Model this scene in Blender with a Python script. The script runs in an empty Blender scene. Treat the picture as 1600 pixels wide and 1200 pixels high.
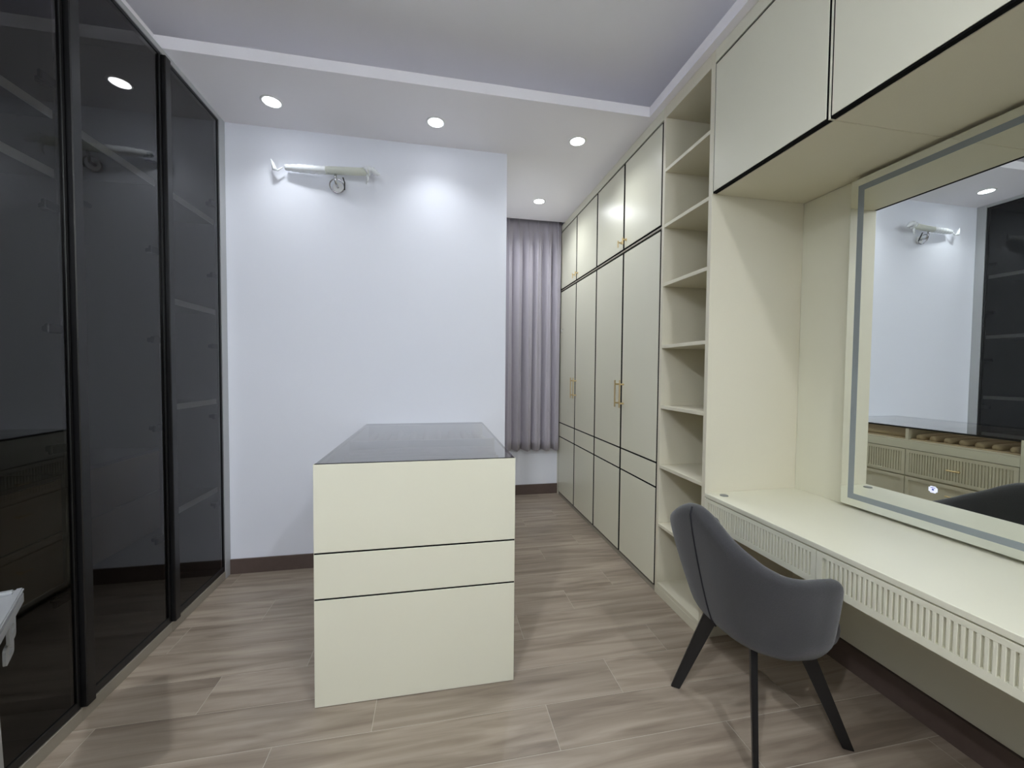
import bpy, bmesh, math, random
from mathutils import Vector, Matrix
random.seed(7)
scene = bpy.context.scene
col = scene.collection

# ------------------------------------------------------------------ camera
CAM_H, F_PX, YAW, PITCH, ROLL = 1.35, 620.85, .1911, .0321, -.0086
cy, sy = math.cos(YAW), math.sin(YAW); cp, sp = math.cos(PITCH), math.sin(PITCH); cr, sr = math.cos(ROLL), math.sin(ROLL)
R_ = Vector((cy, -sy, 0)); U_ = Vector((sy*sp, cy*sp, cp)); F_ = Vector((sy*cp, cy*cp, -sp))
right = cr*R_ - sr*U_; up = sr*R_ + cr*U_
cam_data = bpy.data.cameras.new('camera'); cam = bpy.data.objects.new('camera', cam_data); col.objects.link(cam)
cam_data.sensor_width = 36; cam_data.lens = F_PX/1600*36; cam_data.clip_start = .02
cam.matrix_world = Matrix(((right.x, up.x, -F_.x, 0), (right.y, up.y, -F_.y, 0), (right.z, up.z, -F_.z, CAM_H), (0, 0, 0, 1)))
scene.camera = cam

# ------------------------------------------------------------------ world, exposure
w = bpy.data.worlds.new('world'); scene.world = w; w.use_nodes = True
w.node_tree.nodes['Background'].inputs[0].default_value = (.55, .6, .7, 1)
w.node_tree.nodes['Background'].inputs[1].default_value = .3
scene.view_settings.view_transform = 'Standard'; scene.view_settings.look = 'None'
scene.view_settings.gamma = 1; scene.view_settings.use_curve_mapping = False
scene.view_settings.exposure = 0.2
LAMP_RADIANCE = 16.0
LAMP_WATT = 17.0
scene.cycles.max_bounces = 14; scene.cycles.diffuse_bounces = 9; scene.cycles.glossy_bounces = 5; scene.cycles.transparent_max_bounces = 12
LAMP_COLOUR = (.915, .955, 1.0)

# ------------------------------------------------------------------ materials
def lin(r, g, b):
    f = lambda c: (c/255/12.92) if c/255 <= .04045 else ((c/255+.055)/1.055)**2.4
    return (f(r), f(g), f(b), 1)
def new_mat(name):
    m = bpy.data.materials.new(name); m.use_nodes = True
    nt = m.node_tree; b = nt.nodes['Principled BSDF']
    return m, nt, b
def noise_bump(nt, b, scale, strength, dist=.002, detail=4):
    tc = nt.nodes.new('ShaderNodeTexCoord'); n = nt.nodes.new('ShaderNodeTexNoise'); bp = nt.nodes.new('ShaderNodeBump')
    n.inputs['Scale'].default_value = scale; n.inputs['Detail'].default_value = detail
    bp.inputs['Strength'].default_value = strength; bp.inputs['Distance'].default_value = dist
    nt.links.new(tc.outputs['Object'], n.inputs['Vector']); nt.links.new(n.outputs['Fac'], bp.inputs['Height']); nt.links.new(bp.outputs['Normal'], b.inputs['Normal'])
    return tc, n
def plain(name, rgb, rough=.5, metal=0, bump=None, spec=.5, vary=0):
    m, nt, b = new_mat(name)
    b.inputs['Base Color'].default_value = lin(*rgb); b.inputs['Roughness'].default_value = rough
    b.inputs['Metallic'].default_value = metal; b.inputs['Specular IOR Level'].default_value = spec
    if bump:
        tc, n = noise_bump(nt, b, bump[0], bump[1])
        if vary:
            mx = nt.nodes.new('ShaderNodeMix'); mx.data_type = 'RGBA'
            c = lin(*rgb); mx.inputs['A'].default_value = tuple(v*(1-vary) for v in c[:3])+(1,); mx.inputs['B'].default_value = tuple(min(1, v*(1+vary)) for v in c[:3])+(1,)
            nt.links.new(n.outputs['Fac'], mx.inputs['Factor']); nt.links.new(mx.outputs['Result'], b.inputs['Base Color'])
    return m
M = {}
M['wall'] = plain('white wall paint', (234, 237, 245), .75, bump=(60, .04))
M['ceiling'] = plain('white ceiling paint', (247, 245, 249), .8, bump=(50, .03))
M['cream'] = plain('cream satin lacquer', (220, 218, 198), .32, bump=(8, .01))
M['laminate'] = plain('cream laminate', (214, 209, 188), .5, bump=(300, .05), vary=.04)
M['black'] = plain('black metal profile', (14, 14, 15), .35)
M['blackmatt'] = plain('black groove', (7, 7, 7), .8, spec=.15)
M['gold'] = plain('brushed gold', (226, 204, 156), .3, metal=1)
M['white_plastic'] = plain('white plastic', (235, 235, 235), .4)
M['grey_frame'] = plain('grey aluminium', (176, 178, 180), .45)
M['plinth'] = plain('grey plinth with shade', (150, 143, 130), .5)  # grey strips; under the cream wardrobes this grey also holds the plinth's shade
M['inside'] = plain('wardrobe interior laminate', (118, 114, 108), .55, bump=(200, .05), vary=.05)
M['inside_drawer'] = plain('wardrobe drawer laminate', (150, 132, 112), .5, bump=(200, .05), vary=.05)
M['shelf_edge'] = plain('pale shelf edge', (236, 234, 226), .4)
M['velvet'] = plain('beige suede', (186, 168, 138), .9, bump=(250, .2), vary=.1)
M['chrome'] = plain('chrome', (215, 215, 220), .15, metal=1)
M['alu'] = plain('pale aluminium', (168, 170, 171), .4, metal=.35)
M['wrap'] = plain('translucent plastic wrap', (236, 240, 242), .25, bump=(40, .5))
M['tube'] = plain('pale green protective film', (216, 220, 208), .4)
M['frost'] = plain('frosted mirror band', (138, 146, 148), .5)
M['grommet'] = plain('grey grommet', (120, 122, 120), .4)
M['baseboard'] = plain('brown skirting tile', (92, 78, 72), .35, bump=(30, .05), vary=.15)
M['grout'] = plain('pale grout', (184, 175, 161), .8)
M['doorpaint'] = plain('brown wooden door', (96, 74, 58), .45, bump=(20, .05), vary=.1)
M['rubber'] = plain('dark rubber', (40, 40, 42), .7)
M['cove'] = plain('cove paint', (244, 244, 246), .85)

def plank_mat():
    m, nt, b = new_mat('wood look floor tile')
    L = nt.links.new; N = nt.nodes.new
    tc = N('ShaderNodeTexCoord'); oi = N('ShaderNodeObjectInfo')
    mp = N('ShaderNodeMapping'); mp.inputs['Scale'].default_value = (1.1, 12, 1)
    add = N('ShaderNodeVectorMath'); add.operation = 'ADD'
    sc = N('ShaderNodeVectorMath'); sc.operation = 'SCALE'; sc.inputs[0].default_value = (37, 19, 5)
    L(oi.outputs['Random'], sc.inputs['Scale']); L(tc.outputs['Object'], mp.inputs['Vector'])
    L(mp.outputs['Vector'], add.inputs[0]); L(sc.outputs['Vector'], add.inputs[1])
    n1 = N('ShaderNodeTexNoise'); n1.inputs['Scale'].default_value = 1.5; n1.inputs['Detail'].default_value = 5; n1.inputs['Distortion'].default_value = .9
    L(add.outputs['Vector'], n1.inputs['Vector'])
    mp2 = N('ShaderNodeMapping'); mp2.inputs['Scale'].default_value = (3, 45, 1); L(add.outputs['Vector'], mp2.inputs['Vector'])
    n2 = N('ShaderNodeTexNoise'); n2.inputs['Scale'].default_value = 1.5; n2.inputs['Detail'].default_value = 6; L(mp2.outputs['Vector'], n2.inputs['Vector'])
    cr_ = N('ShaderNodeValToRGB'); e = cr_.color_ramp.elements
    e[0].position = .30; e[0].color = lin(124, 111, 97); e[1].position = .68; e[1].color = lin(168, 155, 139)
    x = e.new(.48); x.color = lin(148, 135, 120)
    L(n1.outputs['Fac'], cr_.inputs['Fac'])
    mx = N('ShaderNodeMix'); mx.data_type = 'RGBA'; mx.blend_type = 'MULTIPLY'; mx.inputs['Factor'].default_value = .22
    r2 = N('ShaderNodeValToRGB'); r2.color_ramp.elements[0].position = .3; r2.color_ramp.elements[0].color = (.6, .58, .56, 1); r2.color_ramp.elements[1].position = .65; r2.color_ramp.elements[1].color = (1, 1, 1, 1)
    L(n2.outputs['Fac'], r2.inputs['Fac']); L(cr_.outputs['Color'], mx.inputs['A']); L(r2.outputs['Color'], mx.inputs['B'])
    hs = N('ShaderNodeHueSaturation'); mr = N('ShaderNodeMapRange'); mr.inputs['To Min'].default_value = .93; mr.inputs['To Max'].default_value = 1.07
    L(oi.outputs['Random'], mr.inputs['Value']); L(mr.outputs['Result'], hs.inputs['Value']); L(mx.outputs['Result'], hs.inputs['Color'])
    L(hs.outputs['Color'], b.inputs['Base Color'])
    b.inputs['Roughness'].default_value = .34
    bp = N('ShaderNodeBump'); bp.inputs['Strength'].default_value = .08; bp.inputs['Distance'].default_value = .002
    L(n2.outputs['Fac'], bp.inputs['Height']); L(bp.outputs['Normal'], b.inputs['Normal'])
    return m
M['plank'] = plank_mat()

def glass_mat(name, tint, ior, both=True):
    m = bpy.data.materials.new(name); m.use_nodes = True; nt = m.node_tree; nt.nodes.clear()
    N = nt.nodes.new; L = nt.links.new
    out = N('ShaderNodeOutputMaterial'); mix = N('ShaderNodeMixShader'); tr = N('ShaderNodeBsdfTransparent'); gl = N('ShaderNodeBsdfGlossy'); fr = N('ShaderNodeFresnel')
    tr.inputs['Color'].default_value = tint; gl.inputs['Roughness'].default_value = .01; gl.inputs['Color'].default_value = (1, 1, 1, 1)
    fr.inputs['IOR'].default_value = ior
    m1 = N('ShaderNodeMath'); m1.operation = 'MULTIPLY'; m1.inputs[1].default_value = 2       # two faces of the sheet: 2F / (1+F)
    m2 = N('ShaderNodeMath'); m2.operation = 'ADD'; m2.inputs[1].default_value = 1
    m3 = N('ShaderNodeMath'); m3.operation = 'DIVIDE'
    L(fr.outputs['Fac'], m1.inputs[0]); L(fr.outputs['Fac'], m2.inputs[0]); L(m1.outputs[0], m3.inputs[0]); L(m2.outputs[0], m3.inputs[1])
    L((m3 if both else fr).outputs[0], mix.inputs['Fac']); L(tr.outputs['BSDF'], mix.inputs[1]); L(gl.outputs['BSDF'], mix.inputs[2]); L(mix.outputs['Shader'], out.inputs['Surface'])
    return m
M['smoke'] = glass_mat('smoked glass', (.36, .36, .365, 1), 1.5, False)
M['topglass'] = glass_mat('smoked glass top', (.40, .39, .37, 1), 1.55)

def mirror_mat():
    m, nt, b = new_mat('silver mirror')
    b.inputs['Base Color'].default_value = (.86, .89, .87, 1); b.inputs['Metallic'].default_value = 1; b.inputs['Roughness'].default_value = 0
    return m
M['mirror'] = mirror_mat()
def emit(name, rgb, s):
    m, nt, b = new_mat(name)
    b.inputs['Base Color'].default_value = (.8, .8, .8, 1); b.inputs['Emission Color'].default_value = (*rgb, 1); b.inputs['Emission Strength'].default_value = s
    return m
M['lamp'] = emit('downlight lens', LAMP_COLOUR, LAMP_RADIANCE)
M['icon'] = emit('lit touch icon', (.60, .66, 1.0), .40)
M['icondark'] = plain('touch icon mark', (70, 80, 170), .4)

def fabric(name, rgb, scale, strength, vary):
    m, nt, b = new_mat(name); L = nt.links.new; N = nt.nodes.new
    tc = N('ShaderNodeTexCoord')
    n = N('ShaderNodeTexNoise'); n.inputs['Scale'].default_value = scale; n.inputs['Detail'].default_value = 6; n.inputs['Roughness'].default_value = .75
    L(tc.outputs['Object'], n.inputs['Vector'])
    mx = N('ShaderNodeMix'); mx.data_type = 'RGBA'; c = lin(*rgb)
    mx.inputs['A'].default_value = tuple(v*(1-vary) for v in c[:3])+(1,); mx.inputs['B'].default_value = tuple(v*(1+vary) for v in c[:3])+(1,)
    L(n.outputs['Fac'], mx.inputs['Factor']); L(mx.outputs['Result'], b.inputs['Base Color'])
    bp = N('ShaderNodeBump'); bp.inputs['Strength'].default_value = strength; bp.inputs['Distance'].default_value = .002
    L(n.outputs['Fac'], bp.inputs['Height']); L(bp.outputs['Normal'], b.inputs['Normal'])
    b.inputs['Roughness'].default_value = .9; b.inputs['Sheen Weight'].default_value = .25; b.inputs['Sheen Roughness'].default_value = .5
    return m
M['chair_fabric'] = fabric('charcoal grey chair fabric', (53, 53, 55), 240, .5, .45)
M['seam'] = plain('dark seam thread', (34, 34, 40), .9)
M['curtain'] = fabric('grey lilac curtain cloth', (172, 167, 176), 300, .1, .08)

# ------------------------------------------------------------------ builders
WL = {}                                             # world location of each object
def register(o, loc, parent):
    loc = Vector(loc)
    WL[o] = loc
    col.objects.link(o)
    if parent is not None:
        o.parent = parent; o.location = loc - WL[parent]
    else:
        o.location = loc
    return o
def tag(o, label, cat, group=None):
    o['label'] = label; o['category'] = cat
    if group: o['group'] = group
    return o
def struct(o):
    o['kind'] = 'structure'; return o
def thing(name, loc, label, cat, group=None):
    e = bpy.data.objects.new(name, None); e.empty_display_size = .1
    register(e, loc, None)
    return tag(e, label, cat, group)
def bm_box(bm, x0, x1, y0, y1, z0, z1):
    vs = [bm.verts.new(p) for p in ((x0,y0,z0),(x1,y0,z0),(x1,y1,z0),(x0,y1,z0),(x0,y0,z1),(x1,y0,z1),(x1,y1,z1),(x0,y1,z1))]
    for f in ((0,3,2,1),(4,5,6,7),(0,1,5,4),(1,2,6,5),(2,3,7,6),(3,0,4,7)): bm.faces.new([vs[i] for i in f])
def finish(name, bm, m, parent=None, loc=None, smooth=False):
    """bm is in world coordinates; the object's origin goes to loc (default: centre of the bounds)."""
    if loc is None:
        lo = Vector((1e9,)*3); hi = -lo
        for v in bm.verts:
            for k in range(3): lo[k] = min(lo[k], v.co[k]); hi[k] = max(hi[k], v.co[k])
        loc = (lo+hi)/2
    loc = Vector(loc)
    for v in bm.verts: v.co -= loc
    bmesh.ops.recalc_face_normals(bm, faces=bm.faces)
    me = bpy.data.meshes.new(name); bm.to_mesh(me); bm.free()
    me.materials.append(M[m] if isinstance(m, str) else m)
    if smooth:
        for p in me.polygons: p.use_smooth = True
    o = bpy.data.objects.new(name, me)
    return register(o, loc, parent)
def box(name, x0, x1, y0, y1, z0, z1, m, parent=None, bev=0.0012):
    bm = bmesh.new(); bm_box(bm, x0, x1, y0, y1, z0, z1)
    if bev:
        bev = min(bev, (x1-x0)*.3, (y1-y0)*.3, (z1-z0)*.3)
        bmesh.ops.bevel(bm, geom=bm.edges[:], offset=bev, segments=1, affect='EDGES')
    return finish(name, bm, m, parent)
def boxes(name, L, m, parent=None):
    bm = bmesh.new()
    for b in L: bm_box(bm, *b)
    return finish(name, bm, m, parent)
def bm_tube(bm, pts, r, seg=12, cap=True):
    pts = [Vector(p) for p in pts]; rs = r if isinstance(r, (list, tuple)) else [r]*len(pts)
    rings = []; prev = None
    for i, p in enumerate(pts):
        d = (pts[min(i+1, len(pts)-1)] - pts[max(i-1, 0)]).normalized()
        a = prev if prev is not None else (Vector((0, 0, 1)) if abs(d.z) < .9 else Vector((1, 0, 0)))
        u = (a - d*a.dot(d)).normalized(); v = d.cross(u); prev = u
        rings.append([bm.verts.new(p + (u*math.cos(t)+v*math.sin(t))*rs[i]) for t in (2*math.pi*k/seg for k in range(seg))])
    for a, b in zip(rings, rings[1:]):
        for k in range(seg): bm.faces.new((a[k], a[(k+1) % seg], b[(k+1) % seg], b[k]))
    if cap: bm.faces.new(rings[0][::-1]); bm.faces.new(rings[-1])
def tube(name, pts, r, m, parent=None, seg=12):
    bm = bmesh.new(); bm_tube(bm, pts, r, seg)
    return finish(name, bm, m, parent, smooth=True)
def sharp(o, ang=40):
    mod = o.modifiers.new('split', 'EDGE_SPLIT'); mod.split_angle = math.radians(ang); return o

# ------------------------------------------------------------------ measures of the room
XL, XR = -1.318, 1.331          # fronts of the two cabinet runs
XWL, XWR = -1.92, 1.885         # side walls
YR, YW, YN = 2.88, 4.215, -.90  # rear wall, window wall, wall behind the camera
ZC, ZT, ZLIP = 2.9175, 3.17, 2.978
XE = .507                       # end of rear wall
YS1, YS0 = 1.757, 2.197         # open shelf unit

# ------------------------------------------------------------------ structure
floor = struct(box('floor', XWL, XWR+.1, YN-.1, YW+.1, -.10, -.0011, 'grout', None, 0))
ROW, LEN, GAP = .1995, 1.0135, .0025
offs = {0: .782, 1: 1.112, 2: .443}
k0 = 1.513
cache = {}
for r in range(-13, 14):
    y0 = k0 + r*ROW; y1 = y0 + ROW
    if y1 < YN or y0 > YW: continue
    y0 = max(y0, YN); y1 = min(y1, YW)
    if y1-y0 < .02: continue
    o0 = offs[r % 3]; n0 = math.floor((XWL - o0)/LEN)
    for k in range(n0, n0+6):
        a = o0 + k*LEN; b = a + LEN
        a = max(a, XWL); b = min(b, XWR)
        if b-a < .03: continue
        if y0 >= YR+.02 and b < XE: continue
        key = (round(b-a, 3), round(y1-y0, 3))
        c = ((a+b)/2, (y0+y1)/2, -.0005)
        if key not in cache:
            pl = box('plank', a+GAP/2, b-GAP/2, y0+GAP/2, y1-GAP/2, -.001, 0, 'plank', floor, .0003); cache[key] = pl.data
        else:
            register(bpy.data.objects.new('plank', cache[key]), c, floor)

wall_rear = struct(box('wall_rear', XWL, XE, YR, YR+.12, 0, ZT, 'wall', None, .002))
struct(box('wall_passage', XE-.12, XE, YR+.12, YW, 0, ZT, 'wall', None, 0))
struct(box('wall_window', XE-.12, XWR+.1, YW, YW+.12, 0, ZT+.05, 'wall', None, 0))
struct(box('wall_right', XWR, XWR+.1, YN, YW, 0, ZT+.05, 'wall', None, 0))
struct(box('wall_left', XWL-.1, XWL, YN, YR+.12, 0, ZT+.05, 'wall', None, 0))
struct(box('wall_back', XWL-.1, XWR+.1, YN-.12, YN, 0, ZT+.05, 'wall', None, 0))
struct(box('baseboard_rear', XL, XE, YR-.011, YR, 0, .098, 'baseboard', None, .001))
struct(box('baseboard_window', XE, XR+.02, YW-.011, YW, 0, .11, 'baseboard', None, .001))
struct(box('baseboard_right', XWR-.03, XWR, -.04, YS1, 0, .115, 'baseboard', None, .001))
struct(box('baseboard_back', .62, XR, YN, YN+.011, 0, .098, 'baseboard', None, .001))

# ceiling: upper slab, dropped border with a lip in front of a cove
ceiling = struct(box('ceiling', XWL, XWR+.1, YN, YW, ZT, ZT+.08, 'cove', None, 0))
TXL, TXR, TYR, TYN = -1.352, 1.290, 2.290, -.31
LT, CV = .018, .38
bm = bmesh.new()
bm_box(bm, XWL, XWR, TYR, YW-.165, ZC, ZC+.018)                   # far border
bm_box(bm, XE, XWR, YW-.18, YW-.165, ZC+.018, ZT)                 # curtain pocket face
bm_box(bm, XWL, XWR, YN, TYN, ZC, ZC+.018)                        # near border
bm_box(bm, TXR, XWR, TYN, TYR, ZC, ZC+.018)                       # right border
bm_box(bm, XWL, TXL, TYN, TYR, ZC, ZC+.018)                       # left border
bm_box(bm, TXL-LT, TXR+LT, TYR, TYR+LT, ZC+.018, ZLIP)            # lips
bm_box(bm, TXL-LT, TXR+LT, TYN-LT, TYN, ZC+.018, ZLIP)
bm_box(bm, TXR, TXR+LT, TYN, TYR, ZC+.018, ZLIP)
bm_box(bm, TXL-LT, TXL, TYN, TYR, ZC+.018, ZLIP)
bm_box(bm, TXL-LT-.02, TXR+CV+.02, TYR+CV, TYR+CV+.02, ZC+.018, ZT)  # cove backs
bm_box(bm, TXL-LT-.02, TXR+CV+.02, TYN-CV-.02, TYN-CV, ZC+.018, ZT)
bm_box(bm, TXR+CV, TXR+CV+.02, TYN-CV, TYR+CV, ZC+.018, ZT)
bm_box(bm, TXL-CV-.02, TXL-CV, TYN-CV, TYR+CV, ZC+.018, ZT)
finish('dropped_border', bm, 'ceiling', ceiling)

# door in the wall behind the camera
dr = struct(box('door_1', -.38, .52, YN, YN+.02, 0, 2.1, 'doorpaint', None, .002))
for (x0, x1, z0, z1) in ((-.28, .42, .2, .95), (-.28, .42, 1.1, 1.95)):
    box('panel', x0, x1, YN+.02, YN+.028, z0, z1, 'doorpaint', dr, .004)
box('frame', -.44, -.38, YN, YN+.03, 0, 2.16, 'doorpaint', dr, .003); box('frame', .52, .58, YN, YN+.03, 0, 2.16, 'doorpaint', dr, .003); box('frame', -.38, .52, YN, YN+.03, 2.1, 2.16, 'doorpaint', dr, .003)
tube('door_handle', [(.45, YN+.02, 1.0), (.45, YN+.07, 1.0), (.33, YN+.07, 1.0)], .009, 'chrome', dr)

# ------------------------------------------------------------------ ceiling downlights
def downlight(x, y, label, watt=LAMP_WATT, beam=122):
    t = thing('downlight', (x, y, ZC), label, 'light', 'recessed ceiling downlights')
    bm = bmesh.new(); prof = [(.060, 0), (.060, -.003), (.057, -.0055), (.047, -.004), (.045, .004)]
    rings = [[bm.verts.new((x+r*math.cos(a), y+r*math.sin(a), ZC+z)) for a in (2*math.pi*k/32 for k in range(32))] for r, z in prof]
    for a, b in zip(rings, rings[1:]):
        for k in range(32): bm.faces.new((a[k], a[(k+1) % 32], b[(k+1) % 32], b[k]))
    finish('trim_ring', bm, 'white_plastic', t, smooth=True)
    bm = bmesh.new(); vs = [bm.verts.new((x+.0455*math.cos(a), y+.0455*math.sin(a), ZC-.0035)) for a in (-2*math.pi*k/24 for k in range(24))]
    bm.faces.new(vs)
    me = bpy.data.meshes.new('lens')
    for v in bm.verts: v.co -= Vector((x, y, ZC))
    bm.to_mesh(me); bm.free(); me.materials.append(M['lamp'])
    register(bpy.data.objects.new('lens', me), (x, y, ZC), t)
    if beam:
        ld = bpy.data.lights.new('beam', 'SPOT'); ld.spot_size = math.radians(beam); ld.spot_blend = 1.0; ld.shadow_soft_size = .045
    else:
        ld = bpy.data.lights.new('beam', 'AREA'); ld.shape = 'DISK'; ld.size = .09
    ld.energy = watt; ld.color = LAMP_COLOUR
    register(bpy.data.objects.new('beam', ld), (x, y, ZC-.008), t)
downlight(-.945, 2.608, 'round lit downlight over the wrapped wall lamp, nearest the smoked glass wardrobe')
downlight(0, 2.608, 'round lit downlight in the middle of the far ceiling border, above the island')
downlight(.946, 2.622, 'round lit downlight in the ceiling nearest the tall cream wardrobe doors', 28.0, 150)
downlight(.936, 3.60, 'round lit downlight in the passage ceiling just before the curtain', 40.0, 160)
for x, nm in ((-.945, 'smoked glass wardrobe'), (0, 'brown door'), (.946, 'dressing desk')):
    downlight(x, YN+.27, 'round lit downlight behind the viewer on the side of the ' + nm if x else 'round lit downlight above the brown door behind the viewer', {-.945: 41.0, 0: 9.0, .946: 23.0}[x], 0)

# ------------------------------------------------------------------ curtain
ct = thing('curtain', (.9, YW-.085, .505), 'grey lilac pleated curtain hanging before the end wall of the passage', 'curtain')
bm = bmesh.new()
x0, x1, zt, zb = .54, 1.326, ZC+.05, .505
NX, NZ = 220, 24; yc = YW-.085
pit = .1085
grid = []
for j in range(NZ+1):
    tz = j/NZ; z = zt + (zb-zt)*tz
    row = []
    for i in range(NX+1):
        x = x0 + (x1-x0)*i/NX
        ph = (x-.585)/pit
        fr_ = ph - math.floor(ph) - .5                           # -.5..+.5 about a pleat
        full = min(1, max(0, (tz-.02)/.16))
        full = full*full*(3-2*full)
        pinch = .018*math.exp(-(fr_/.06)**2)*(1-.6*full)          # pinched pleat heads
        wob = -.085*full*abs(2*fr_)**3 + .010*full*math.sin(2*math.pi*ph*.5+1.1+tz*1.2) + .006*full*math.sin(2*math.pi*ph*2.1+.6)
        sag = .006*math.sin(2*math.pi*ph)*(tz > .99)
        row.append(bm.verts.new((x + .006*math.sin(ph*5+tz*3)*full, yc - pinch - wob - .03*full, z + .006*math.cos(2*math.pi*ph)*(1 if j == NZ else 0))))
    grid.append(row)
for j in range(NZ):
    for i in range(NX): bm.faces.new((grid[j][i], grid[j][i+1], grid[j+1][i+1], grid[j+1][i]))
o = finish('cloth', bm, 'curtain', ct, smooth=True)
s = o.modifiers.new('thick', 'SOLIDIFY'); s.thickness = .003
box('track', XE+.01, XR-.02, YW-.095, YW-.075, ZC+.05, ZC+.07, 'white_plastic', ct)
hk = tube('curtain_hook', [(1.332, YW-.16, 1.80), (1.318, YW-.165, 1.80), (1.308, YW-.165, 1.785), (1.310, YW-.165, 1.765), (1.322, YW-.165, 1.76)], .0035, 'chrome', None, 8)
tag(hk, 'small metal tieback hook on the cream wardrobe edge beside the curtain', 'hook')

# ------------------------------------------------------------------ left run: smoked glass wardrobes
BAYS = [2.812, 2.285, 1.757, 1.229, .701, .173, -.355]
lab = ['smoked glass wardrobe with three plain shelves, in the corner by the white wall',
       'smoked glass wardrobe second from the white wall, drawers inside, mirroring a downlight',
       'smoked glass wardrobe third from the white wall, partly cut by the picture edge',
       'smoked glass wardrobe fourth from the white wall, beside the viewer',
       'smoked glass wardrobe fifth from the white wall, behind the viewer',
       'smoked glass wardrobe sixth from the white wall, nearest the brown door']
XI = XL - .022                    # front of the carcass
ZG0, ZG1 = .054, 2.888
for i in range(6):
    ya, yb = BAYS[i+1], BAYS[i]
    t = thing('glass_wardrobe', (XL-.3, (ya+yb)/2, 0), lab[i], 'wardrobe', 'smoked glass wardrobes along the left wall')
    P = lambda n, *a, **k: box(n, *a, t, **k)
    P('side_panel', XWL+.01, XI, ya+.001, ya+.018, ZG0, ZG1, 'inside'); P('side_panel', XWL+.01, XI, yb-.018, yb-.001, ZG0, ZG1, 'inside')
    P('back_panel', XWL+.002, XWL+.01, ya+.001, yb-.001, ZG0, ZG1, 'inside')
    P('bottom_panel', XWL+.01, XI, ya+.018, yb-.018, ZG0, ZG0+.02, 'inside'); P('top_panel', XWL+.01, XI, ya+.018, yb-.018, ZG1-.02, ZG1, 'inside')
    P('plinth', XL-.02, XL, ya, yb, 0, .05, 'plinth')
    def shelf(z):
        s_ = P('shelf', XWL+.01, XI-.012, ya+.018, yb-.018, z-.028, z, 'inside')
        box('edge_strip', XI-.012, XI-.006, ya+.018, yb-.018, z-.030, z+.001, 'shelf_edge', s_)
    shelf(2.268)
    if i == 0 or i >= 4:
        for z in (1.716, 1.160, .602): shelf(z)
    else:
        if i == 2: shelf(2.06)
        # hanging drawer box
        P('drawer_case', XWL+.01, XI-.03, ya+.018, yb-.018, .55, .94, 'inside')
        P('drawer_top', XWL+.01, XI-.008, ya+.018, yb-.018, .941, .957, 'inside')
        for z0, z1 in ((.552, .744), (.748, .939)):
            d = P('drawer', XI-.03, XI-.010, ya+.020, yb-.020, z0, z1, 'inside_drawer')
        if i == 1:
            rod = tube('hanging_rod', [(-1.62, ya+.018, 2.12), (-1.62, yb-.018, 2.12)], .0125, 'chrome', t)
    # door: frame, pane and hinges
    d = P('door', XL-.012, XL-.002, yb-.016, yb-.003, ZG0, ZG1, 'black')
    box('rail', XL-.012, XL-.002, ya+.045, yb-.016, ZG1-.012, ZG1, 'black', d); box('rail', XL-.012, XL-.002, ya+.045, yb-.016, ZG0, ZG0+.032, 'black', d)
    box('handle_stile', XL-.016, XL+.016, ya+.001, ya+.043, ZG0-.002, ZG1-.002, 'black', d, bev=.003)
    box('chrome_edge', XL-.012, XL+.004, ya+.043, ya+.048, ZG0, ZG1-.004, 'grey_frame', d, bev=.001)
    bm = bmesh.new(); f = [bm.verts.new(p) for p in ((XL-.007, ya+.045, ZG0+.03), (XL-.007, yb-.014, ZG0+.03), (XL-.007, yb-.014, ZG1-.01), (XL-.007, ya+.045, ZG1-.01))]; bm.faces.new(f)
    finish('pane', bm, 'smoke', d)
    for z in (2.36, 1.92, 1.488, 1.056, .5):
        bm = bmesh.new(); bm_box(bm, XL-.028, XL-.0135, yb-.075, yb-.018, z-.016, z+.016); bm_box(bm, XL-.06, XL-.025, yb-.045, yb-.019, z-.011, z+.011)
        bmesh.ops.bevel(bm, geom=bm.edges[:], offset=.003, segments=2, affect='EDGES')
        finish('hinge', bm, 'black', d)
fl = thing('wardrobe_filler', (XL-.01, 2.845, 0), 'pale grey filler frame around the smoked glass wardrobes by the ceiling and white wall', 'filler panel')
box('filler_post', XL-.03, XL, 2.813, YR-.001, 0, ZC-.001, 'grey_frame', fl)
box('filler_rail', XL-.03, XL, -.36, 2.812, ZG1+.002, ZC-.001, 'grey_frame', fl)
box('filler_end', XL-.03, XL, YN+.001, -.361, 0, ZC-.001, 'grey_frame', fl)

# ------------------------------------------------------------------ right run: tall cream wardrobes
YC = [4.160, 3.668, 3.176, 2.690, 2.199]
XB_ = XWR-.002
def handle(y, z0, z1, parent, m='gold', off=.032):
    h = bmesh.new(); X = XR-off
    bm_tube(h, [(X, y, z0), (X, y, z1)], .0052, 10)
    d = (z1-z0)*.15
    for z in (z0+d, z1-d): bm_tube(h, [(X-.003, y, z), (XR+.001, y, z)], .0062, 10)
    sharp(finish('handle', h, m, parent, smooth=True))
def knob(y, z, parent):
    h = bmesh.new(); X = XR-.026
    bm_tube(h, [(XR+.001, y, z), (X, y, z)], .005, 10); bm_tube(h, [(X, y, z-.035), (X, y, z+.012)], .005, 10); bm_tube(h, [(XR-.003, y, z), (XR+.001, y, z)], .011, 12)
    sharp(finish('handle', h, 'gold', parent, smooth=True))
VG = .0125   # half of a dark upright joint
def door_with_panels(t, ya, yb, zs, mat='cream', gap=.0045, vg=VG, z_ext=.006):
    d = box('door', XR+.0025, XR+.022, ya+.001, yb-.001, zs[0][0]-z_ext, zs[-1][1]+z_ext, 'blackmatt', t, .0005)
    for z0, z1 in zs: box('panel', XR, XR+.0025, ya+vg, yb-vg, z0, z1, mat, d, .0012)
    return d
wl = [('far', 'beside the curtain'), ('near', 'beside the open shelves')]
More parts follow.
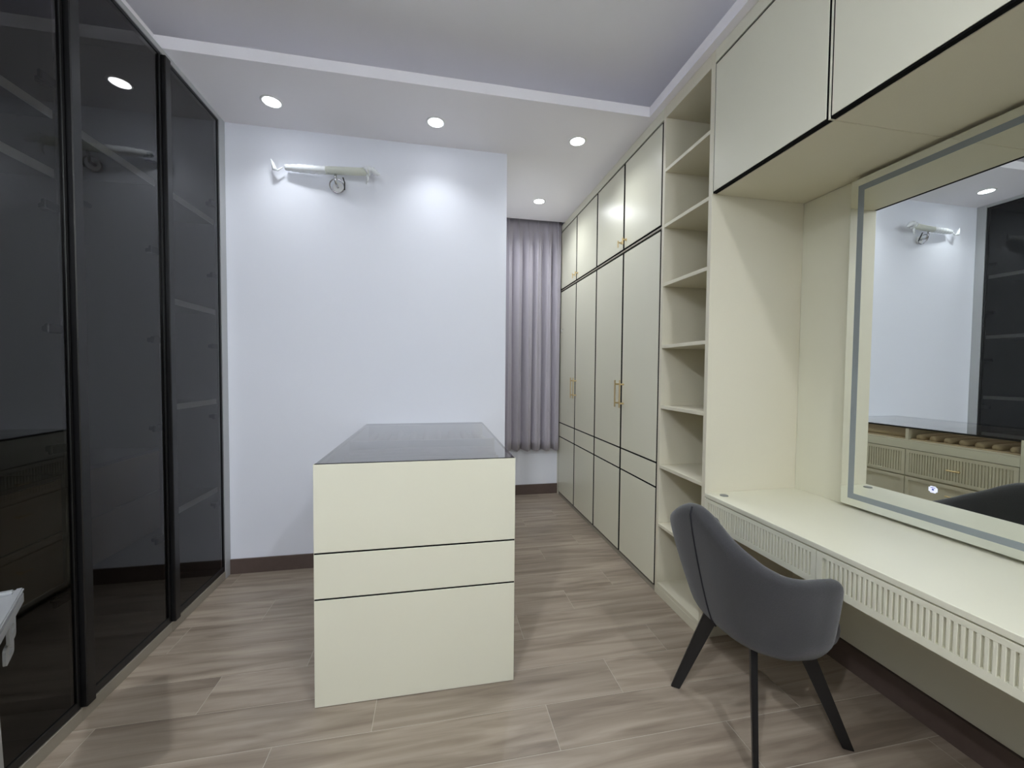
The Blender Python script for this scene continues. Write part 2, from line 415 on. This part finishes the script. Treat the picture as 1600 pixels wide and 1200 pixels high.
for w_ in range(2):
    y1, ym, y0 = YC[2*w_], YC[2*w_+1], YC[2*w_+2]
    t = thing('wardrobe', ((XR+XB_)/2, ym, 0), 'tall cream two-door wardrobe with dark inlay lines and gold handles ' + wl[w_][1], 'wardrobe', 'tall cream wardrobes')
    box('body', XR+.0235, XB_, y0+.002, y1-.002, .034, 2.212, 'laminate', t)
    box('plinth', XR+.004, XR+.030, y0, y1, 0, .027, 'plinth', t)  # shade below the doors is put into this plinth's grey colour
    for ya, yb, hy in ((ym, y1, ym+.037), (y0, ym, ym-.037)):
        d = door_with_panels(t, ya, yb, [(.042, .6395), (.6505, .7915), (.8025, 2.200)])
        handle(hy, 1.095, 1.292, d)
    t2 = thing('upper_cabinet', ((XR+XB_)/2, ym, 2.214), 'cream two-door upper cabinet with small gold knobs above the tall wardrobe ' + wl[w_][1], 'cabinet', 'cream upper cabinets over the wardrobes')
    box('body', XR+.0235, XB_, y0+.002, y1-.002, 2.2145, 2.850, 'laminate', t2)
    box('edge_strip', XR+.002, XR+.020, y0+.002, y1-.002, 2.2145, 2.2265, 'plinth', t2)
    for ya, yb, hy in ((ym, y1, ym+.037), (y0, ym, ym-.037)):
        d = door_with_panels(t2, ya, yb, [(2.238, 2.836)])
        knob(hy, 2.292, d)
box_ = tag(box('end_panel', XR+.002, XB_, 4.161, YW-.001, 0, ZC-.001, 'cream'), 'narrow cream end strip between the far wardrobe and the end wall', 'filler panel')
tag(box('filler_strip', XR, XR+.03, YS0+.002, 4.160, 2.851, ZC-.001, 'cream'), 'cream filler strip over the wardrobe doors, under the far white ceiling', 'filler panel')
tag(box('filler_strip', XR, XR+.03, -.62, YS1-.001, 2.853, ZC-.001, 'cream'), 'cream filler strip above the overhead cabinet doors', 'filler panel')

# ------------------------------------------------------------------ open shelf unit
t = thing('open_shelf_unit', ((XR+XB_)/2, (YS0+YS1)/2, 0), 'tall narrow cream open shelf unit between wardrobe doors and dressing desk', 'shelf unit')
box('side_panel', XR, XB_, YS0-.024, YS0, 0, ZC-.001, 'laminate', t); box('side_panel', XR, XB_, YS1, YS1+.026, 0, ZC-.001, 'laminate', t)
box('back_panel', XB_-.022, XB_-.004, YS1+.026, YS0-.024, .05, ZC-.001, 'laminate', t)
box('top_panel', XR, XB_-.022, YS1+.026, YS0-.024, 2.848, ZC-.001, 'laminate', t)
for z in (2.553, 2.228, 1.882, 1.514, 1.153, .793, .436): box('shelf', XR+.002, XB_-.022, YS1+.026, YS0-.024, z-.020, z, 'laminate', t)
box('bottom_shelf', XR+.001, XB_-.022, YS1+.026, YS0-.024, .050, .072, 'laminate', t); box('plinth', XR, XR+.02, YS1+.026, YS0-.024, 0, .0495, 'laminate', t)

# ------------------------------------------------------------------ dressing desk
XBK = 1.864
ZD = .748
DY = [1.7565, 1.1600, .5635, -.033]
tag(box('back_panel', XBK, XB_, -.033, YS1-.001, .118, 2.224, 'cream'), 'cream wall panel behind the dressing desk and mirror', 'wall panel')
t = thing('dressing_desk', (1.6, .86, .6), 'cream floating dressing desk with slotted drawer fronts under the mirror', 'desk')
box('desk_top', XR, XBK-.001, -.033, YS1-.001, ZD-.020, ZD, 'cream', t, .0015)
box('drawer_case', XR+.020, XBK-.001, -.033, YS1-.001, .604, ZD-.0205, 'laminate', t)
rib_me = None
for k in range(3):
    yb, ya = DY[k]-.0015, DY[k+1]+.0015
    z0, z1 = .598, ZD-.0245
    sz0, sz1 = z0+.025, z1-.0165
    n = 37; m_ = .020; pitch = (yb-ya-2*m_)/n; sw = pitch*.42; rw = pitch-sw
    bm = bmesh.new()
    bm_box(bm, XR+.010, XR+.0195, ya, yb, z0, z1)                       # recessed ground
    bm_box(bm, XR, XR+.010, ya, yb, z0, sz0); bm_box(bm, XR, XR+.010, ya, yb, sz1, z1)
    bm_box(bm, XR, XR+.010, ya, ya+m_, sz0, sz1); bm_box(bm, XR, XR+.010, yb-m_-0.0, yb, sz0, sz1)
    d = finish('drawer', bm, 'cream', t)
    for q in range(n-1):
        yc = ya + m_ + sw + rw/2 + q*pitch
        if rib_me is None:
            rb = box('rib', XR, XR+.010, yc-rw/2, yc+rw/2, sz0, sz1, 'cream', d, .0008); rib_me = rb.data
        else: register(bpy.data.objects.new('rib', rib_me), (XR+.005, yc, (sz0+sz1)/2), d)
bm = bmesh.new(); bm_tube(bm, [(1.395, 1.700, ZD-.001), (1.395, 1.700, ZD+.003)], [.020, .018], 20)
tag(sharp(finish('cable_grommet', bm, 'grommet', None, smooth=True)), 'small grey cable cap on the desk top near the shelf unit', 'cable cap')
box('side_panel', XR, XBK-.001, -.055, -.0335, .597, ZD, 'cream', t)

# overhead cabinets
OY = [1.7565, 1.167, .5775, -.012, -.60]
ol = ['cream overhead cabinet above the desk, next to the open shelves', 'second cream overhead cabinet from the open shelves, cut by the picture edge', 'third cream overhead cabinet from the open shelves, beside the viewer', 'fourth cream overhead cabinet from the open shelves, behind the viewer']
for k in range(4):
    yb, ya = OY[k], OY[k+1]
    t = thing('overhead_cabinet', ((XR+XB_)/2, (ya+yb)/2, 2.226), ol[k], 'cabinet', 'cream overhead cabinets above the desk')
    box('body', XR+.0235, XB_, ya+.0005, yb-.0005, 2.2262, 2.852, 'laminate', t)
    box('edge_strip', XR, XR+.0235, ya+.0005, ya+.003, 2.2262, 2.852, 'cream', t, .0005); box('edge_strip', XR, XR+.0235, yb-.003, yb-.0005, 2.2262, 2.852, 'cream', t, .0005)
    d = box('door', XR+.0025, XR+.022, ya+.0035, yb-.0035, 2.2275, 2.848, 'blackmatt', t, .0005)
    box('panel', XR, XR+.0025, ya+.0115, yb-.009, 2.2350, 2.841, 'cream', d, .0012)
# tall end cabinet past the desk
t = thing('tall_cabinet', (1.6, -.34, 0), 'tall cream cabinet at the end of the desk, behind the viewer', 'cabinet')
box('body', XR+.0235, XB_, -.60, -.058, .03, 2.224, 'laminate', t)
d = box('door', XR+.0025, XR+.022, -.599, -.059, .03, 2.222, 'blackmatt', t, .0005); box('panel', XR, XR+.0025, -.592, -.066, .038, 2.214, 'cream', d)
handle(-.10, 1.1, 1.29, d)
box('plinth', XR+.004, XR+.03, -.60, -.058, 0, .0295, 'cream', t)
tag(box('cream_filler', XR, XR+.03, YN+.001, -.622, 0, ZC-.001, 'cream'), 'cream filler panel between the tall cabinet and the wall behind the viewer', 'filler panel')

# ------------------------------------------------------------------ mirror
XM = 1.830
MY0, MY1, MZ0, MZ1 = .26, 1.488, .763, 2.208
t = thing('wall_mirror', (XM+.015, (MY0+MY1)/2, MZ0), 'large rectangular wall mirror with frosted light band above the desk', 'mirror')
box('backing', XM+.004, XBK-.001, MY0+.003, MY1-.003, MZ0+.003, MZ1-.003, 'grey_frame', t)
g = box('mirror_glass', XM, XM+.004, MY0, MY1, MZ0, MZ1, 'mirror', t, 0)
def ring(a, b):
    L = []
    y0, y1, z0, z1 = MY0+a, MY1-a, MZ0+a, MZ1-a
    y2, y3, z2, z3 = MY0+b, MY1-b, MZ0+b, MZ1-b
    X0, X1 = XM-.0004, XM+.0002
    return [(X0, X1, y0, y1, z0, z2), (X0, X1, y0, y1, z3, z1), (X0, X1, y0, y2, z2, z3), (X0, X1, y3, y1, z2, z3)]
boxes('light_band', ring(.031, .056), 'frost', g)
iy, iz = 1.147, .921
bm = bmesh.new(); bm_box(bm, XM-.0008, XM-.0002, iy-.0135, iy+.0135, iz-.0125, iz+.0125)
bmesh.ops.bevel(bm, geom=[e for e in bm.edges if abs(e.verts[0].co.x-e.verts[1].co.x) > 1e-5], offset=.005, segments=3, affect='EDGES')
ic = finish('touch_switch', bm, 'icon', t)
bm = bmesh.new(); bm_tube(bm, [(XM-.0013, iy, iz), (XM-.0007, iy, iz)], .0034, 14); bm_box(bm, XM-.0013, XM-.0007, iy-.007, iy+.007, iz+.0058, iz+.0080)
finish('icon_mark', bm, 'icondark', ic)

# ------------------------------------------------------------------ island
IX0, IX1, IY0, IY1, IZ = -.468, .339, 1.659, 2.868, .978
t = thing('island', ((IX0+IX1)/2, (IY0+IY1)/2, 0), 'cream dressing island with smoked glass top and two dark inlay lines', 'island')
d = box('end_panel', IX0+.001, IX1-.001, IY0+.003, IY0+.022, 0.002, IZ-.001, 'blackmatt', t, .0004)
for z0, z1 in ((.0, .4345), (.4395, .6195), (.6245, IZ)): box('panel', IX0, IX1, IY0, IY0+.003, z0+.002, z1, 'cream', d, .0012)
box('edge_strip', IX0, IX0+.001, IY0+.003, IY0+.022, 0, IZ, 'cream', d, 0); box('edge_strip', IX1-.001, IX1, IY0+.003, IY0+.022, 0, IZ, 'cream', d, 0)
ZN = .885
box('body', IX0+.020, IX1-.020, IY0+.0225, IY1, .03, ZN-.012, 'laminate', t)
box('plinth', IX0+.03, IX1-.03, IY0+.0225, IY1, 0, .0295, 'plinth', t)
box('display_floor', IX0+.020, IX1-.001, IY0+.0225, IY1, ZN-.0115, ZN, 'laminate', t)
box('back_panel', IX0, IX1, IY1+.0005, YR-.0005, 0, .9660, 'cream', t)
box('side_rail', IX0, IX0+.0195, IY0+.0225, IY1, .820, .965, 'cream', t); box('side_rail', IX1-.0195, IX1, IY0+.0225, IY1, .820, ZN-.012, 'cream', t)
box('divider', IX0+.02, IX1-.004, 2.241, 2.259, ZN, .965, 'laminate', t)
for s_, xa, xb in ((1, IX1-.0195, IX1), (-1, IX0, IX0+.0195)):
    for ya, yb in ((IY0+.025, 2.2485), (2.2535, IY1-.002)):
        for r_, (z0, z1) in enumerate(((.632, .816), (.330, .622), (.035, .320))):
            bm = bmesh.new(); fr_w = .022
            xo, xi = (xb, xb-.008) if s_ > 0 else (xa, xa+.008)
            bx = lambda x0, x1, *a: bm_box(bm, min(x0, x1), max(x0, x1), *a)
            bx(xi, xi - s_*.011, ya, yb, z0, z1)
            bx(xo, xi, ya, yb, z0, z0+fr_w); bx(xo, xi, ya, yb, z1-fr_w, z1); bx(xo, xi, ya, ya+fr_w, z0+fr_w, z1-fr_w); bx(xo, xi, yb-fr_w, yb, z0+fr_w, z1-fr_w)
            if r_ == 0:
                n = 34; p_ = (yb-ya-2*fr_w)/n
                for q in range(n): bx(xo - s_*.002, xi, ya+fr_w+q*p_+p_*.2, ya+fr_w+q*p_+p_*.8, z0+fr_w, z1-fr_w)
            dd = finish('drawer', bm, 'laminate', t)
            hm = bmesh.new(); yc = (ya+yb)/2; zc = (z0+z1)/2 if r_ == 0 else z1-.07
            bm_tube(hm, [(xo+s_*.026, yc-.035, zc), (xo+s_*.026, yc+.035, zc)], .005, 10); bm_tube(hm, [(xo-s_*.009, yc-.012, zc), (xo+s_*.026, yc-.012, zc)], .006, 10)
            sharp(finish('handle', hm, 'gold', dd, smooth=True))
g0, g1, h0, h1 = IX0+.002, IX1-.002, IY0+.0225, YR-.001
gt = boxes('glass_top', [(g0, g0+.003, h0, h1, .9665, IZ-.001), (g1-.003, g1, h0, h1, .9665, IZ-.001), (g0+.003, g1-.003, h0, h0+.003, .9665, IZ-.001), (g0+.003, g1-.003, h1-.003, h1, .9665, IZ-.001)], 'black', t)
bm = bmesh.new(); bm.faces.new([bm.verts.new(p) for p in ((g0, h0, IZ-.0008), (g1, h0, IZ-.0008), (g1, h1, IZ-.0008), (g0, h1, IZ-.0008))])
finish('pane', bm, 'topglass', gt)
def jewel_tray(label, ya, yb, along):
    t = thing('jewelry_tray', (0, (ya+yb)/2, ZN), label, 'jewelry tray', 'suede trays under the island glass')
    xa, xb = IX0+.03, IX1-.02
    box('tray_base', xa, xb, ya, yb, ZN+.0005, ZN+.008, 'velvet', t)
    if along:
        n = 9
        for q in range(n):
            x = xa + (q+.5)*(xb-xa)/n
            tube('ring_roll', [(x, ya+.01, ZN+.022), (x, yb-.01, ZN+.022)], .020, 'velvet', t, 10)
    else:
        n = 7
        for q in range(n):
            y = ya + (q+.5)*(yb-ya)/n
            tube('ring_roll', [(xa+.01, y-.02, ZN+.024), ((xa+xb)/2, y+.02, ZN+.024), (xb-.01, y-.01, ZN+.024)], .022, 'velvet', t, 10)
jewel_tray('beige suede jewelry tray under the island glass at the end nearer the viewer', IY0+.03, 2.236, False)
jewel_tray('beige suede jewelry tray with long rolls under the island glass by the white wall', 2.264, IY1-.01, True)

# ------------------------------------------------------------------ wrapped wall lamp
ly = YR
t = thing('wall_lamp', (-.637, YR, 2.57), 'wall lamp bar still wrapped in plastic film on the white wall', 'lamp')
A = Vector((-.952, YR-.040, 2.652)); B = Vector((-.412, YR-.095, 2.650)); D = (B-A).normalized()
tube('lamp_bar', [A + (B-A)*.45 + Vector((0, 0, -.004)), A+(B-A)*.97], .0245, 'tube', t, 20)
bm = bmesh.new(); pts = []; rs = []
for k in range(20):
    u = k/19; pts.append(A + (B-A)*(u*.50) + Vector((0, 0, -.004*u))); rs.append((.017+.008*min(1, u*3))*(1+.09*math.sin(k*2.3)))
bm_tube(bm, pts, rs, 16); finish('film_wrap', bm, 'wrap', t, smooth=True)
bm = bmesh.new(); pts = []; rs = []
for k in range(12):
    u = k/11; pts.append(A + (B-A)*(.93+.17*u) + Vector((0, 0, .012*math.sin(u*5)))); rs.append(.028*(1-u)**.7*(1+.25*math.sin(k*2.9))+.003)
bm_tube(bm, pts, rs, 9); finish('film_end', bm, 'wrap', t, smooth=True)
bm = bmesh.new()
bm_tube(bm, [B+Vector((-.03, 0, -.01)), B+Vector((-.025, -.005, -.05)), B+Vector((-.035, 0, -.08))], [.010, .008, .003], 7)
finish('film_tail', bm, 'wrap', t, smooth=True)
bm = bmesh.new()
bm_tube(bm, [A+Vector((-.015, 0, 0)), A+Vector((-.045, -.004, -.025)), A+Vector((-.062, -.01, -.020)), A+Vector((-.072, -.012, .015)), A+Vector((-.082, -.012, .040))], [.004, .006, .015, .010, .002], 8)
finish('film_tail', bm, 'wrap', t, smooth=True)
c = Vector((-.640, YR, 2.566))
bm = bmesh.new(); bm_tube(bm, [c+Vector((0, -.001, 0)), c+Vector((0, -.012, 0)), c+Vector((0, -.016, 0))], [.034, .034, .030], 28); sharp(finish('wall_plate', bm, 'white_plastic', t, smooth=True))
bm = bmesh.new(); bm_tube(bm, [c+Vector((0, -.015, 0)), c+Vector((0, -.055, .0)), c+Vector((-.004, -.066, .02)), A+(B-A)*.575+Vector((0, 0, -.024))], .008, 12); finish('arm', bm, 'chrome', t, smooth=True)
bm = bmesh.new(); bm_tube(bm, [c+Vector((.046*math.cos(a), -.035-.02*math.sin(a), .036*math.sin(a))) for a in (2*math.pi*k/24 for k in range(25))], .0045, 8, False); finish('loop', bm, 'chrome', t, smooth=True)
bm = bmesh.new(); bm_tube(bm, [c+Vector((.045, -.03, -.02)), c+Vector((.05, -.05, .02)), c+Vector((.04, -.055, .05))], .004, 8); finish('pull_wire', bm, 'rubber', t, smooth=True)

# ------------------------------------------------------------------ chair
CH = Vector((1.212, 1.316, 0)); CA = 0.0
chair = thing('armchair', CH, 'dark grey upholstered tub armchair with black splayed legs at the dressing desk', 'chair')
chair.rotation_euler.z = CA
def chair_part(name, bm, m, smooth=True, sub=0, parent=None):
    bmesh.ops.recalc_face_normals(bm, faces=bm.faces)
    me = bpy.data.meshes.new(name); bm.to_mesh(me); bm.free(); me.materials.append(M[m])
    for p in me.polygons: p.use_smooth = smooth
    o = bpy.data.objects.new(name, me); col.objects.link(o); o.parent = parent or chair
    if sub:
        s = o.modifiers.new('sub', 'SUBSURF'); s.levels = sub; s.render_levels = sub
    return o
def sstep(a, b, x):
    u = min(1, max(0, (x-a)/(b-a))); return u*u*(3-2*u)
# plan path of the shell rim: arms forward, round back.  v = -1 (viewer's arm tip) .. +1 (far arm tip)
AX, AY, ARM = .243, .277, .084
def plan(v):
    a = abs(v); sgn = 1 if v >= 0 else -1
    if a < .72:
        ph = a/.72*math.pi/2; e = .78
        return Vector((-AX*max(0, math.cos(ph))**e, sgn*AY*max(0, math.sin(ph))**e, 0))
    u = (a-.72)/.28
    return Vector((ARM*u, sgn*(AY + .004*math.sin(u*3.14) - .010*u*u), 0))
ZTAB = [(0, .854), (.03, .850), (.06, .839), (.10, .816), (.15, .780), (.20, .748), (.24, .716), (.265, .696), (.277, .688), (.40, .684)]
def ztop(v):
    y = abs(plan(v).y) if abs(v) < .72 else AY + .001
    for (a0, z0), (a1, z1) in zip(ZTAB, ZTAB[1:]):
        if y <= a1: break
    k = sstep(a0, a1, y)*.35 + .65*(y-a0)/(a1-a0)
    return z0 + (z1-z0)*min(1, max(0, k)) - .004*sstep(.75, 1, abs(v))
NV = 56
bm = bmesh.new(); rings = []
for i in range(NV+1):
    v = -1 + 2*i/NV
    p = plan(v); q = plan(min(1, v+.01)) - plan(max(-1, v-.01)); tan = q.normalized(); nrm = Vector((tan.y, -tan.x, 0))
    if nrm.dot(p - Vector((.05, 0, 0))) < 0: nrm = -nrm
    zt = ztop(v); a = abs(v)
    end = sstep(.90, 1.0, a)                                       # rounded arm tips
    th = .058 + .010*(1-sstep(.2, .6, a))
    zt_ = zt - .055*end**2
    zlow = .445 + .01*end
    back = 1 - sstep(.45, .75, a)
    def at(h, off):                                                # h 0..1 up the shell, leaning outwards
        lean = (.028 + .062*back)*max(0, 1-h)**1.3
        ctr = Vector((.03, 0, 0))
        d = (p-ctr); d = d*(1 - (lean)/max(d.length, .05)) + ctr
        return Vector((d.x, d.y, zlow + (zt_-zlow)*h)) + nrm*off
    o_ = th*.5*(1-.55*end)
    prof = []
    und = lambda s, z: Vector((.03 + (p.x-.03)*s*(1-.16*back), p.y*s*(1-.05*back), z))
    prof += [und(.35, .368), und(.62, .369), und(.80, .380), und(.885, .408)]
    for h in (.06, .25, .5, .75, .92): prof.append(at(h, o_))
    prof += [at(.99, o_*.72), at(1.02, 0), at(.99, -o_*.72)]
    for h in (.90, .7, .45, .15, -.05): prof.append(at(h, -o_*(1+.15*(1-h))))
    if i == NV//2: mid_prof = [x.copy() for x in prof]
    rings.append([bm.verts.new(x) for x in prof])
n = len(rings[0])
for a, b in zip(rings, rings[1:]):
    for k in range(n-1): bm.faces.new((a[k], a[k+1], b[k+1], b[k]))
for rg in (rings[0], rings[-1]):
    m0 = 8
    # close each arm tip with a soft cap
    ups = rg[4:]
    for k in range((len(ups)-1)//2):
        a_, b_, c_, d_ = ups[k], ups[k+1], ups[-2-k], ups[-1-k]
        if len({a_, b_, c_, d_}) == 4: bm.faces.new((a_, b_, c_, d_))
        elif len({a_, b_, c_}) == 3: bm.faces.new((a_, b_, d_))
shell = chair_part('shell', bm, 'chair_fabric', True, 1)
# seat cushion
bm = bmesh.new(); rings = []
def sup(t_, a, b, e=.62):
    c_, s_ = math.cos(t_), math.sin(t_); return (a*abs(c_)**e*(1 if c_ >= 0 else -1), b*abs(s_)**e*(1 if s_ >= 0 else -1))
for sc_, z in ((.45, .374), (.80, .376), (.95, .388), (1.0, .420), (1.0, .452), (.95, .478), (.80, .490), (.45, .495)):
    rg = []
    for k in range(40):
        x, y = sup(2*math.pi*k/40, .212*sc_, .215*sc_); rg.append(bm.verts.new((x+.044, y, z)))
    rings.append(rg)
for a, b in zip(rings, rings[1:]):
    for k in range(40): bm.faces.new((a[k], a[(k+1) % 40], b[(k+1) % 40], b[k]))
bm.faces.new(rings[0][::-1]); bm.faces.new(rings[-1])
chair_part('seat', bm, 'chair_fabric', True, 1)
# centre back seam
bm = bmesh.new(); pts = [Vector((x.x - .0005, 0, x.z)) for x in mid_prof[2:10]]
bm_tube(bm, pts, .0034, 8); chair_part('seam', bm, 'seam', True, 0, shell)
# legs: flat black bars set diagonally
for sx in (-1, 1):
    for sy_ in (-1, 1):
        top = Vector((sx*.092 + .015, sy_*.096, .400))
        wf = {(-1, 1): (1.017, 1.501), (-1, -1): (1.058, 1.110), (1, -1): (1.464, 1.132), (1, 1): (1.428, 1.530)}[(sx, sy_)]
        ft = Matrix.Rotation(-CA, 3, 'Z') @ (Vector((wf[0], wf[1], 0)) - CH)
        rad = (Vector((ft.x, ft.y, 0)) - Vector((top.x, top.y, 0))).normalized(); tg = Vector((-rad.y, rad.x, 0))
        bm = bmesh.new(); vs = []
        for P_, w1, w2 in ((top, .030, .011), (ft, .0175, .008)):
            vs.append([bm.verts.new(P_ + rad*a*w1 + tg*b*w2) for a, b in ((-1, -1), (1, -1), (1, 1), (-1, 1))])
        for k in range(4): bm.faces.new((vs[0][k], vs[0][(k+1) % 4], vs[1][(k+1) % 4], vs[1][k]))
        bm.faces.new(vs[0]); bm.faces.new(vs[1][::-1])
        bmesh.ops.bevel(bm, geom=bm.edges[:], offset=.002, segments=2, affect='EDGES')
        chair_part('leg', bm, 'black', False)

# ------------------------------------------------------------------ folding stepladder at the picture's left edge
C0 = Vector((-1.097, 1.295, .75)); u = Vector((.52, -.854, 0)); v = Vector((-.92, -.39, 0)); Z = Vector((0, 0, 1))
lad = thing('stepladder', (C0.x, C0.y, 0), 'pale metal folding stepladder standing before the smoked glass, cut by the picture edge', 'ladder')
LU, LV = .34, .17
def slab(name, corners, z0, z1, m, parent, bev=.004):
    bm = bmesh.new(); b_ = [bm.verts.new((c.x, c.y, z0)) for c in corners]; t_ = [bm.verts.new((c.x, c.y, z1)) for c in corners]
    bm.faces.new(b_[::-1]); bm.faces.new(t_); n = len(corners)
    for k in range(n): bm.faces.new((b_[k], b_[(k+1) % n], t_[(k+1) % n], t_[k]))
    bmesh.ops.recalc_face_normals(bm, faces=bm.faces)
    if bev: bmesh.ops.bevel(bm, geom=bm.edges[:], offset=bev, segments=2, affect='EDGES')
    return finish(name, bm, m, parent)
pt = lambda a, b: C0 + u*a + v*b
top = slab('platform', [pt(.0, .004), pt(.004, 0), pt(LU-.01, 0), pt(LU, .01), pt(LU, LV), pt(0, LV)], .712, .742, 'alu', lad)
for (a0, a1, b0, b1) in ((0, LU, 0, .016), (0, .016, .0165, LV), (LU-.016, LU, .0165, LV), (.0165, LU-.0165, LV-.016, LV)):
    slab('rim', [pt(a0, b0), pt(a1, b0), pt(a1, b1), pt(a0, b1)], .742, .752, 'alu', top, .003)
slab('grip_hole', [pt(.10, .06), pt(.24, .06), pt(.24, .10), pt(.10, .10)], .7421, .7432, 'rubber', top, 0)
def bar(name, p, q, w1, w2, ax, m, parent):
    p = Vector(p); q = Vector(q); d = (q-p).normalized(); s1 = (ax - d*ax.dot(d)).normalized(); s2 = d.cross(s1)
    bm = bmesh.new(); A_ = [bm.verts.new(p+s1*a*w1+s2*b*w2) for a, b in ((-1,-1),(1,-1),(1,1),(-1,1))]; B_ = [bm.verts.new(q+s1*a*w1+s2*b*w2) for a, b in ((-1,-1),(1,-1),(1,1),(-1,1))]
    for k in range(4): bm.faces.new((A_[k], A_[(k+1) % 4], B_[(k+1) % 4], B_[k]))
    bm.faces.new(A_[::-1]); bm.faces.new(B_); bmesh.ops.bevel(bm, geom=bm.edges[:], offset=.003, segments=2, affect='EDGES')
    return finish(name, bm, m, parent)
fz = lambda c, z: Vector((c.x, c.y, z))
for a in (.17, LU-.045):
    for b, sp_ in ((.035, -.02), (LV-.03, .02)):
        c = pt(a, b); e = pt(a + (.0 if a < .2 else .02), b+sp_)
        lg = bar('leg', fz(c, .7125), fz(e, .012), .016, .009, u, 'alu', lad)
        bar('rubber_foot', fz(e, .03), fz(e, .0), .019, .012, u, 'rubber', lg)
for z, w_ in ((.25, .0), (.48, .0)):
    slab('step', [pt(.185, .02), pt(LU-.05, .02), pt(LU-.05, .055), pt(.185, .055)], z-.012, z+.012, 'alu', lad, .003)
# hinge brackets with a slot hole, under the near corner
def bracket(a0, a1, z0, z1, b0, hole):
    bm = bmesh.new(); th = .006; n = 16
    outer = []; inner = []
    ca, cz = (a0+a1)/2, (z0+z1)/2; ha, hz = (a1-a0)/2, (z1-z0)/2
    for k in range(n):
        t_ = 2*math.pi*k/n; x, y = sup(t_, ha, hz, .35); outer.append((ca+x, cz+y))
        inner.append((ca+hole*.65*ha*math.cos(t_), cz+hole*.5*hz*math.sin(t_)))
    R = []
    for b_ in (b0, b0+th):
        R.append(([bm.verts.new(fz(pt(x, b_), z)) for x, z in outer], [bm.verts.new(fz(pt(x, b_), z)) for x, z in inner]))
    for k in range(n):
        k2 = (k+1) % n
        for o_, i_ in R: bm.faces.new((o_[k], o_[k2], i_[k2], i_[k]))
        bm.faces.new((R[0][0][k], R[0][0][k2], R[1][0][k2], R[1][0][k])); bm.faces.new((R[0][1][k], R[0][1][k2], R[1][1][k2], R[1][1][k]))
    finish('hinge_bracket', bm, 'alu', lad)
bracket(.050, .115, .648, .7115, .008, .8)
bracket(.040, .120, .600, .645, .014, .6)
